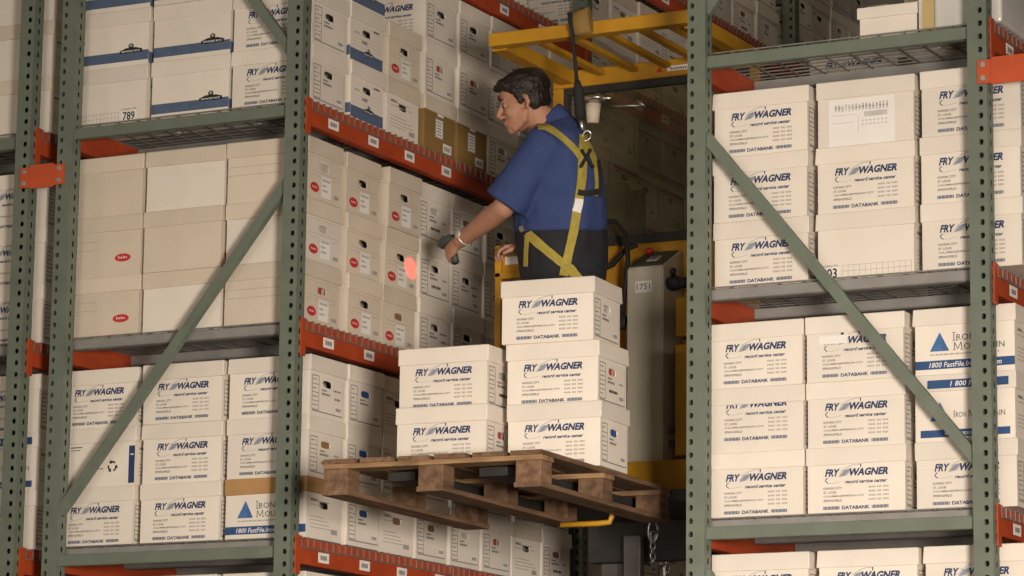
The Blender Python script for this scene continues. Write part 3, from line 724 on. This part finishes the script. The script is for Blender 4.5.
Pf('gate_chain', 'silver', lambda bm: chain(bm, 2.40, 1.0, 2.94, 3.06))
def ring(bm):
    pts = [(2.40+.022*cos(q), 1.0, 3.08+.045*sin(q)) for q in (2*pi*i/16 for i in range(17))]; loft(bm, pts, .005, 6)
Pf('shackle', 'silver', ring, True)
P('chassis', 'yellow', (1.72, 1.75, .12, 2.72, 2.75, 1.3), (1.8, 1.45, .06, 2.64, 1.78, .5), bevel=.03)
for x in (1.70, 2.60):
    Pf('outrigger', 'yellow', lambda bm: box(bm, x, .2, .05, x+.12, 1.8, .17)); Pf('wheel', 'rubber', lambda bm: loft(bm, [(x+.01, .35, .065), (x+.11, .35, .065)], .065, 18), True)
for x in (1.82, 2.50): Pf('wheel', 'rubber', lambda bm: loft(bm, [(x, 2.4, .13), (x+.12, 2.4, .13)], .13, 18), True)
# side gate bar under the right hand
gb = at(512, 262, Y=.95)
P('side_gate', 'yellow', (gb.x-.075, .93, gb.z-.068, gb.x-.045, .97, gb.z+.075), (gb.x-.075, .93, gb.z-.075, gb.x+.085, .97, gb.z-.045), (gb.x-.045, .945, gb.z-.045, gb.x+.085, .955, gb.z+.03), bevel=.004)
P('gate_sticker', 'paper', (gb.x-.03, .942, gb.z-.012, gb.x+.04, .944, gb.z+.022), bevel=0)
P('side_gate_post', 'yellow', (gb.x-.075, .935, 3.2, gb.x-.045, .965, gb.z-.07), bevel=.003)

# ------------------------------------------------------------------ the worker
W0 = (Vector((2.06, .76, 4.5))-CAM).dot(FW)
def J(x, y, dw=0): d = ray(x, y); return CAM + d*((W0+dw)/d.dot(FW))
def fused(name, fn, m, voxel, parent, smooth_it=4, disp=None):
    bm = bmesh.new(); fn(bm); me = mesh(name, bm, m, recalc=False)
    o = bpy.data.objects.new(name, me); COL.objects.link(o)
    r = o.modifiers.new('r', 'REMESH'); r.mode = 'VOXEL'; r.voxel_size = voxel; r.use_smooth_shade = True
    s = o.modifiers.new('s', 'SMOOTH'); s.iterations = smooth_it; s.factor = .5
    bpy.context.view_layer.update()
    ev = o.evaluated_get(bpy.context.evaluated_depsgraph_get()); nm = bpy.data.meshes.new_from_object(ev); o.modifiers.clear()
    if disp:
        nm.update(); ns = [v.normal.copy() for v in nm.vertices]
        for v, nrm in zip(nm.vertices, ns): v.co += nrm*disp(v.co, nrm)
    nm.polygons.foreach_set('use_smooth', [True]*len(nm.polygons))
    nm.materials.clear(); nm.materials.append(M[m]); nm.name = name; o.data = nm; o.parent = parent; return o
WK = thing('person', 'person in blue short-sleeved shirt and yellow harness pointing a scanner at the boxes', 'person')
hip = J(563, 262); SIDE = (FW - Vector((0,0,FW.z))).normalized()    # lateral axis of the body (near side = minus)
foot_z = 3.222
torso = [(J(563, 290), (.165, .155)), (J(563, 262), (.185, .170)), (J(561, 236), (.19, .180)), (J(560, 205), (.195, .185)), (J(558, 175), (.205, .178)), (J(558, 152), (.205, .150)), (J(558, 135), (.17, .105)), (J(556, 124), (.09, .075))]
shL, shR = J(549, 143, -.15), J(566, 142, .19)
elL, wrL = J(503, 208, -.13), J(459, 242, .11)
elR, wrR = J(565, 218, .26), J(526, 247, .12)
hipL, hipR = J(568, 272, -.10), J(560, 272, .10)
def ground(v, dz): q = v.copy(); q.z = dz; return q
knL, knR = ground(J(562, 300, -.11), 3.72), ground(J(556, 300, .11), 3.72)
anL, anR = ground(J(566, 300, -.12), 3.29), ground(J(560, 300, .12), 3.29)
FWD = (-RT*cos(radians(8)) + SIDE*sin(radians(8))); FWD.z = 0; FWD.normalize()
# head frame
HO = J(523.5, 103); hu_img = (-RT*.259+UP*.966).normalized(); hf = (-RT*.966-UP*.259).normalized()
hl = hu_img.cross(hf).normalized(); HM = Matrix((hf, hl, hu_img)).transposed()
def hp(f, l, u): return HO + hf*f + hl*l + hu_img*u
def head_parts(bm):
    E = lambda c, r: ball(bm, hp(*c), r, HM, 24)
    E((-.012, 0, .045), (.100, .077, .084)); E((.036, 0, -.030), (.058, .060, .084)); E((.050, 0, .045), (.042, .060, .050))
    E((.074, 0, -.096), (.022, .028, .022)); E((.062, .0, -.075), (.034, .042, .034)); E((.02, 0, -.05), (.05, .066, .05))
    for s in (1, -1):
        loft(bm, [hp(.0, s*.046, -.030), hp(.014, s*.050, -.066), hp(.070, s*.024, -.098)], [.022, .022, .018], 10)
        E((.066, s*.036, -.022), (.024, .026, .030)); E((.083, s*.030, .024), (.012, .026, .009))
        loft(bm, [hp(-.006, s*.074, .024), hp(-.016, s*.088, .020), hp(-.018, s*.089, -.005), hp(-.006, s*.080, -.030)], [(.010, .006), (.013, .006), (.012, .006), (.008, .005)], 8)
        E((.106, s*.012, -.038), (.012, .009, .008))
    loft(bm, [hp(.088, 0, .018), hp(.101, 0, -.002), hp(.117, 0, -.028), hp(.108, 0, -.042)], [.008, .010, .013, .009], 10)
    E((.093, 0, -.0615), (.011, .022, .0055)); E((.091, 0, -.0735), (.011, .020, .006))
    loft(bm, [hp(-.035, 0, -.01), hp(-.045, 0, -.075), J(556, 128)], [.062, .063, .075], 16)
def hand(bm, wr, d, palm, side, curl, roll=1):
    """wr wrist, d forearm direction, palm = palm normal, side = towards the thumb"""
    d, palm = d.normalized(), palm.normalized(); side = (side-d*side.dot(d)).normalized(); palm = d.cross(side)*roll
    c = wr+d*.055
    loft(bm, [wr-d*.012, wr+d*.012, wr+d*.05, wr+d*.095], [(.026, .021), (.030, .020), (.043, .018), (.041, .014)], 12, side=side)
    for i, (off, ln) in enumerate(((.032, .078), (.011, .088), (-.011, .082), (-.032, .064))):
        b = wr+d*(.088-.006*abs(i-1))+side*off; a = curl[i]; dirs = d.copy(); pts = [b-d*.012]; p = b
        for k, fr in enumerate((.45, .32, .23)):
            ang = a*(k+.6); v = d*cos(ang)+palm*sin(ang); pts.append(p); p = p+v*(ln*fr)
        pts.append(p); loft(bm, pts, [.0098, .0098, .0092, .0086, .007], 8)
    th = wr+d*.028+side*.034
    loft(bm, [th-side*.02, th+side*.012+d*.018+palm*.008, th+side*.016+d*.050+palm*.024, th+side*.006+d*.074+palm*.034], [.014, .0125, .011, .008], 8)
dL = (wrL-elL).normalized(); dR = (J(502, 247, .12)-wrR).normalized()
_d = (dL+Vector((0,0,-.08))).normalized(); _s = Vector((0,0,1))+SIDE*.3; _s = (_s-_d*_s.dot(_d)).normalized(); _p = _d.cross(_s)
_gc = wrL+_d*.088+_p*.026; _a = (at(410, 268, X=1.2)-_gc).normalized(); _u2 = _a.cross(Vector((0,0,1))).normalized().cross(_a)
SC = _gc+_a*.040+_u2*.050
def body(bm):
    head_parts(bm)
    loft(bm, [p for p, r in torso], [(r[0]*.94, r[1]*.94) for p, r in torso], 20, side=SIDE)
    loft(bm, [shL+Vector((0,0,.005)), shL*.5+elL*.5, elL], [.066, .056, .047], 14)
    loft(bm, [elL, elL*.7+wrL*.3, wrL], [.047, .047, .030], 14)
    loft(bm, [shR, shR*.5+elR*.5, elR], [.066, .056, .047], 14); loft(bm, [elR, elR*.7+wrR*.3, wrR], [.047, .046, .030], 14)
    ball(bm, elL, .0475); ball(bm, elR, .0475)
    hand(bm, wrL, dL+Vector((0,0,-.08)), UP, Vector((0,0,1))+SIDE*.3, (.5, .75, .8, .85), 1)
    hand(bm, wrR, dR+Vector((0,0,-.05)), -UP, -RT*.2-SIDE, (.75, .8, .8, .8), -1)
    for h, k, a in ((hipL, knL, anL), (hipR, knR, anR)):
        loft(bm, [h, h*.5+k*.5, k], [.095, .082, .060], 14); loft(bm, [k, k*.65+a*.35, a], [.060, .058, .040], 14)
        f = ground(a, foot_z+.035); loft(bm, [f-FWD*.06, f+FWD*.05, f+FWD*.16], [(.035, .04), (.034, .045), (.02, .045)], 12, side=(0,0,1))
bodyo = fused('body', body, 'skin', .0042, WK, 6)
def hairf(bm):
    E = lambda c, r: ball(bm, hp(*c), r, HM, 24)
    E((-.024, 0, .066), (.110, .087, .080)); E((-.062, 0, .008), (.058, .074, .066)); E((.050, 0, .092), (.050, .066, .034)); E((.075, 0, .088), (.036, .050, .020))
    for s in (1, -1): E((.010, s*.070, .030), (.020, .012, .034)); E((-.045, s*.060, .0), (.034, .022, .045))
hairo = fused('hair', hairf, 'hair', .005, WK, 2, lambda c, n: .006*noise.noise(Vector((c.x*30, c.y*30, c.z*55)))+.003*noise.noise(c*110))
for s in (1, -1):
    def eyef(bm): ball(bm, hp(.0765, s*.031, .006), .0118, HM, 14)
    B('eye', 'eye', eyef, WK, smooth=True)
    B('iris', 'iris', lambda bm: ball(bm, hp(.0860, s*.034, .004), (.0045, .0060, .0060), HM, 10), WK, smooth=True)
    B('eyebrow', 'hair', lambda bm: loft(bm, [hp(.094, s*.014, .030), hp(.092, s*.032, .036), hp(.080, s*.050, .031)], [(.003, .004), (.0035, .005), (.002, .003)], 6), WK, smooth=True)
B('lips', 'lip', lambda bm: [ball(bm, hp(.0985, 0, -.0635), (.0065, .018, .004), HM, 12), ball(bm, hp(.097, 0, -.0725), (.0065, .016, .0045), HM, 12)], WK, smooth=True)
def fold(c, n):
    return .007*noise.noise(Vector((c.x*9, c.y*9, c.z*5)))+.0035*noise.noise(Vector((c.x*22, c.y*22, c.z*12)))
def shirtf(bm):
    loft(bm, [J(561, 240), J(560.5, 228)]+[p for p, r in torso[3:7]]+[J(555, 122)], [(.175, .165), (.210, .200), (.212, .198), (.220, .192), (.220, .165), (.185, .120), (.10, .088)], 24, side=SIDE)
    loft(bm, [J(557, 131), J(552, 120), J(547, 114)], [.098, .080, .069], 20)                      # collar
    loft(bm, [shL-(elL-shL)*.12+SIDE*.05, shL, shL*.55+elL*.45, shL*.06+elL*.94], [.07, .092, .094, .098], 18)
    loft(bm, [shR-(elR-shR)*.12-SIDE*.05, shR, shR*.55+elR*.45, shR*.12+elR*.88], [.07, .092, .094, .098], 18)
shirto = fused('shirt', shirtf, 'shirt', .007, WK, 5, fold)
def pantsf(bm):
    loft(bm, [p for p, r in torso[:3]]+[J(561, 230)], [(.19, .175), (.203, .190), (.207, .196), (.206, .196)], 24, side=SIDE)
    for h, k, a in ((hipL, knL, anL), (hipR, knR, anR)): loft(bm, [h, h*.5+k*.5, k, k*.5+a*.5, a-Vector((0,0,.03))], [.112, .105, .085, .080, .075], 18)
pantso = fused('trousers', pantsf, 'pants', .008, WK, 5, fold)
for a in (anL, anR):
    f = ground(a, foot_z+.038); B('shoe', 'rubber', lambda bm: loft(bm, [f-FWD*.085, f-FWD*.07, f+FWD*.06, f+FWD*.18, f+FWD*.20], [(.025, .03), (.038, .043), (.038, .05), (.03, .046), (.015, .03)], 14, side=(0,0,1)), WK, smooth=True)
# watch on the left wrist
wc = elL*.14+wrL*.86
def watchf(bm):
    d = dL; s = d.cross(Vector((0,0,1))).normalized(); n = s.cross(d)
    loft(bm, [wc+(s*cos(q)+n*sin(q))*.0325 for q in (2*pi*i/20 for i in range(21))], [(.002, .006)]*21, 6)
wt = B('watch_strap', 'watch', watchf, WK, smooth=True)
wn = (-FW*.75+Vector((0,0,.45))); wn = (wn-dL*wn.dot(dL)).normalized()
B('watch_face', 'watch', lambda bm: loft(bm, [wc+wn*.030, wc+wn*.041], .016, 16), WK)
# harness straps laid on the clothes
def bvh(o): me = o.data; return BVHTree.FromPolygons([v.co.copy() for v in me.vertices], [tuple(p.vertices) for p in me.polygons])
TREES = [bvh(shirto), bvh(pantso)]
def hit(x, y):
    best = None
    for tr in TREES:
        p, n, i, d = tr.ray_cast(CAM, ray(x, y).normalized())
        if p and (best is None or d < best[2]): best = (p, n, d)
    return best
def strap(name, m, pts, wpx, lift=.005, parent=None, n=26):
    P2 = [Vector(p) for p in pts]; L = [0]
    for a, b in zip(P2, P2[1:]): L.append(L[-1]+(b-a).length)
    def ev(s):
        for i in range(len(P2)-1):
            if s <= L[i+1]+1e-6:
                f = (s-L[i])/(L[i+1]-L[i]); p0 = P2[max(i-1,0)]; p1, p2 = P2[i], P2[i+1]; p3 = P2[min(i+2, len(P2)-1)]
                return .5*((2*p1)+(p2-p0)*f+(2*p0-5*p1+4*p2-p3)*f*f+(3*p1-p0-3*p2+p3)*f**3)
        return P2[-1]
    rows = []
    for i in range(n+1):
        s = L[-1]*i/n; c = ev(s); d = (ev(min(L[-1], s+1))-ev(max(0, s-1))); d.normalize(); nr = Vector((-d.y, d.x))
        row = []
        for e in (-.5, 0, .5):
            q = c+nr*wpx*e; h = hit(q.x, q.y)
            row.append(h[0]+h[1]*lift if h else None)
        if None not in row: rows.append(row)
    bm = bmesh.new(); V = [[bm.verts.new(p) for p in r] for r in rows]
    for a, b in zip(V, V[1:]):
        for k in (0, 1): bm.faces.new((a[k], a[k+1], b[k+1], b[k]))
    bmesh.ops.recalc_face_normals(bm, faces=bm.faces[:])
    bmesh.ops.solidify(bm, geom=bm.faces[:], thickness=.003)
    return put(name, mesh(name, bm, m), parent or WK)
hs = strap('harness_strap', 'ygold', [(531, 129), (540, 126.5), (549, 129), (561, 137), (573, 148), (582, 160)], 6)
strap('harness_strap', 'ygold', [(583, 135), (582, 155), (581, 178), (577.5, 205), (573, 232), (568, 255), (564, 276)], 8.5, .007)
strap('harness_strap', 'ygold', [(584, 140), (590, 150), (595, 165), (597, 182), (596, 196)], 5, .006)
strap('harness_strap', 'ygold', [(529, 233), (543, 246), (558, 259), (570, 270), (578, 280)], 8.5, .010)
strap('harness_strap', 'ygold', [(528.5, 236), (527.5, 250), (527, 266)], 4, .006)
strap('harness_keeper', 'web', [(577, 192), (586, 193.5), (597, 191.5)], 6, .010, n=8)
strap('harness_keeper', 'web', [(580, 150), (586, 160), (592, 168)], 3, .010, n=8); strap('harness_keeper', 'web', [(589, 150), (583, 160), (579, 168)], 3, .011, n=8)
strap('harness_keeper', 'web', [(597, 160), (599, 178), (598.5, 197)], 3, .008, n=10)
strap('harness_tag', 'paper', [(578.5, 199), (577.5, 206), (575.5, 212)], 8, .012, n=6)
strap('harness_buckle', 'silver', [(522.5, 226), (524.5, 232)], 4, .008, n=4)
dr = hit(583, 138); dpt = dr[0]+dr[1]*.02
def dring(bm):
    s = RT; u = (UP*.9+dr[1]*.3).normalized()
    loft(bm, [dpt+s*.018*cos(q)+u*.022*sin(q) for q in (2*pi*i/16 for i in range(17))], .004, 6)
B('d_ring', 'silver', dring, WK, smooth=True)

# scanner in the left hand
ax = (at(410, 268, X=1.2)-SC).normalized()
SCN = t = thing('barcode_scanner', 'dark grey handheld barcode scanner held against the boxes', 'scanner')
ssd = ax.cross(Vector((0,0,1))).normalized(); sup = ssd.cross(ax)
B('scanner_head', 'scanner', lambda bm: loft(bm, [SC-ax*.055+sup*.008, SC-ax*.02+sup*.012, SC+ax*.03+sup*.014, SC+ax*.058+sup*.010], [(.016, .02), (.024, .030), (.027, .036), (.022, .034)], 16, side=sup), t, smooth=True)
B('scanner_grip', 'scanner', lambda bm: loft(bm, [SC-ax*.03+sup*.005, SC-ax*.04-sup*.05, SC-ax*.055-sup*.10], [(.020, .017), (.017, .015), (.019, .017)], 12, side=ax), t, smooth=True)
B('scanner_window', 'scanr', lambda bm: loft(bm, [SC+ax*.056+sup*.010, SC+ax*.0605+sup*.010], [(.016, .026), (.016, .026)], 12, side=sup), t)
B('scanner_trigger', 'redb', lambda bm: loft(bm, [SC+ax*.0-sup*.018, SC-ax*.01-sup*.038], [.007, .006], 8), t, smooth=True)
sp = bpy.data.lights.new('scanner_beam', 'SPOT'); sp.color = (1, .03, .02); sp.energy = 17; sp.spot_size = radians(18); sp.spot_blend = .8; sp.shadow_soft_size = .003
so = bpy.data.objects.new('scanner_beam', sp); COL.objects.link(so); so.location = SC+ax*.066+sup*.010
so.rotation_euler = (at(410, 268, X=1.2)-so.location).to_track_quat('-Z', 'Y').to_euler()

# fall-arrest lanyard hanging from the guard
LAN = t = thing('safety_lanyard', 'black fall-arrest lanyard hanging from the yellow guard to the harness', 'lanyard')
g0 = Vector((at(580, 29, Y=.60).x, .598, at(580, 29, Y=.60).z))
def pt(x, y, f): a = at(x, y, Y=.58); return a*(1-f)+(CAM+ray(x, y)*((dpt-CAM).dot(FW)/ray(x, y).dot(FW)))*f
B('anchor_block', 'kraft', lambda bm: loft(bm, [g0+Vector((-.045, 0, .02)), g0+Vector((.05, 0, .035))], [(.055, .022), (.06, .022)], 10, side=(0,0,1)), t, smooth=False)
B('lanyard_rope', 'web', lambda bm: loft(bm, [pt(570, 13, 0), pt(572, 30, .05), pt(575, 60, .3), pt(577, 84, .5)], [(.010, .02), (.008, .012), (.008, .009), (.008, .012)], 8), t, smooth=True)
B('shock_pack', 'web', lambda bm: loft(bm, [pt(577, 80, .5), pt(578.5, 90, .55), pt(580, 112, .85), pt(581, 120, .92)], [(.010, .012), (.022, .022), (.024, .024), (.015, .018)], 10), t, smooth=True)
B('snap_hook', 'silver', lambda bm: loft(bm, [pt(581, 119, .92), pt(582, 128, .98), dpt+Vector((0,0,.018))], [.010, .012, .006], 8), t, smooth=True)

# move each worn or held thing's origin to its own base
def rebase(root, base):
    base = Vector(base); root.location = base
    for c in root.children: c.location = c.location - base
rebase(WK, ((anL.x+anR.x)/2, (anL.y+anR.y)/2, foot_z)); rebase(SCN, SC-sup*.11); rebase(LAN, dpt)
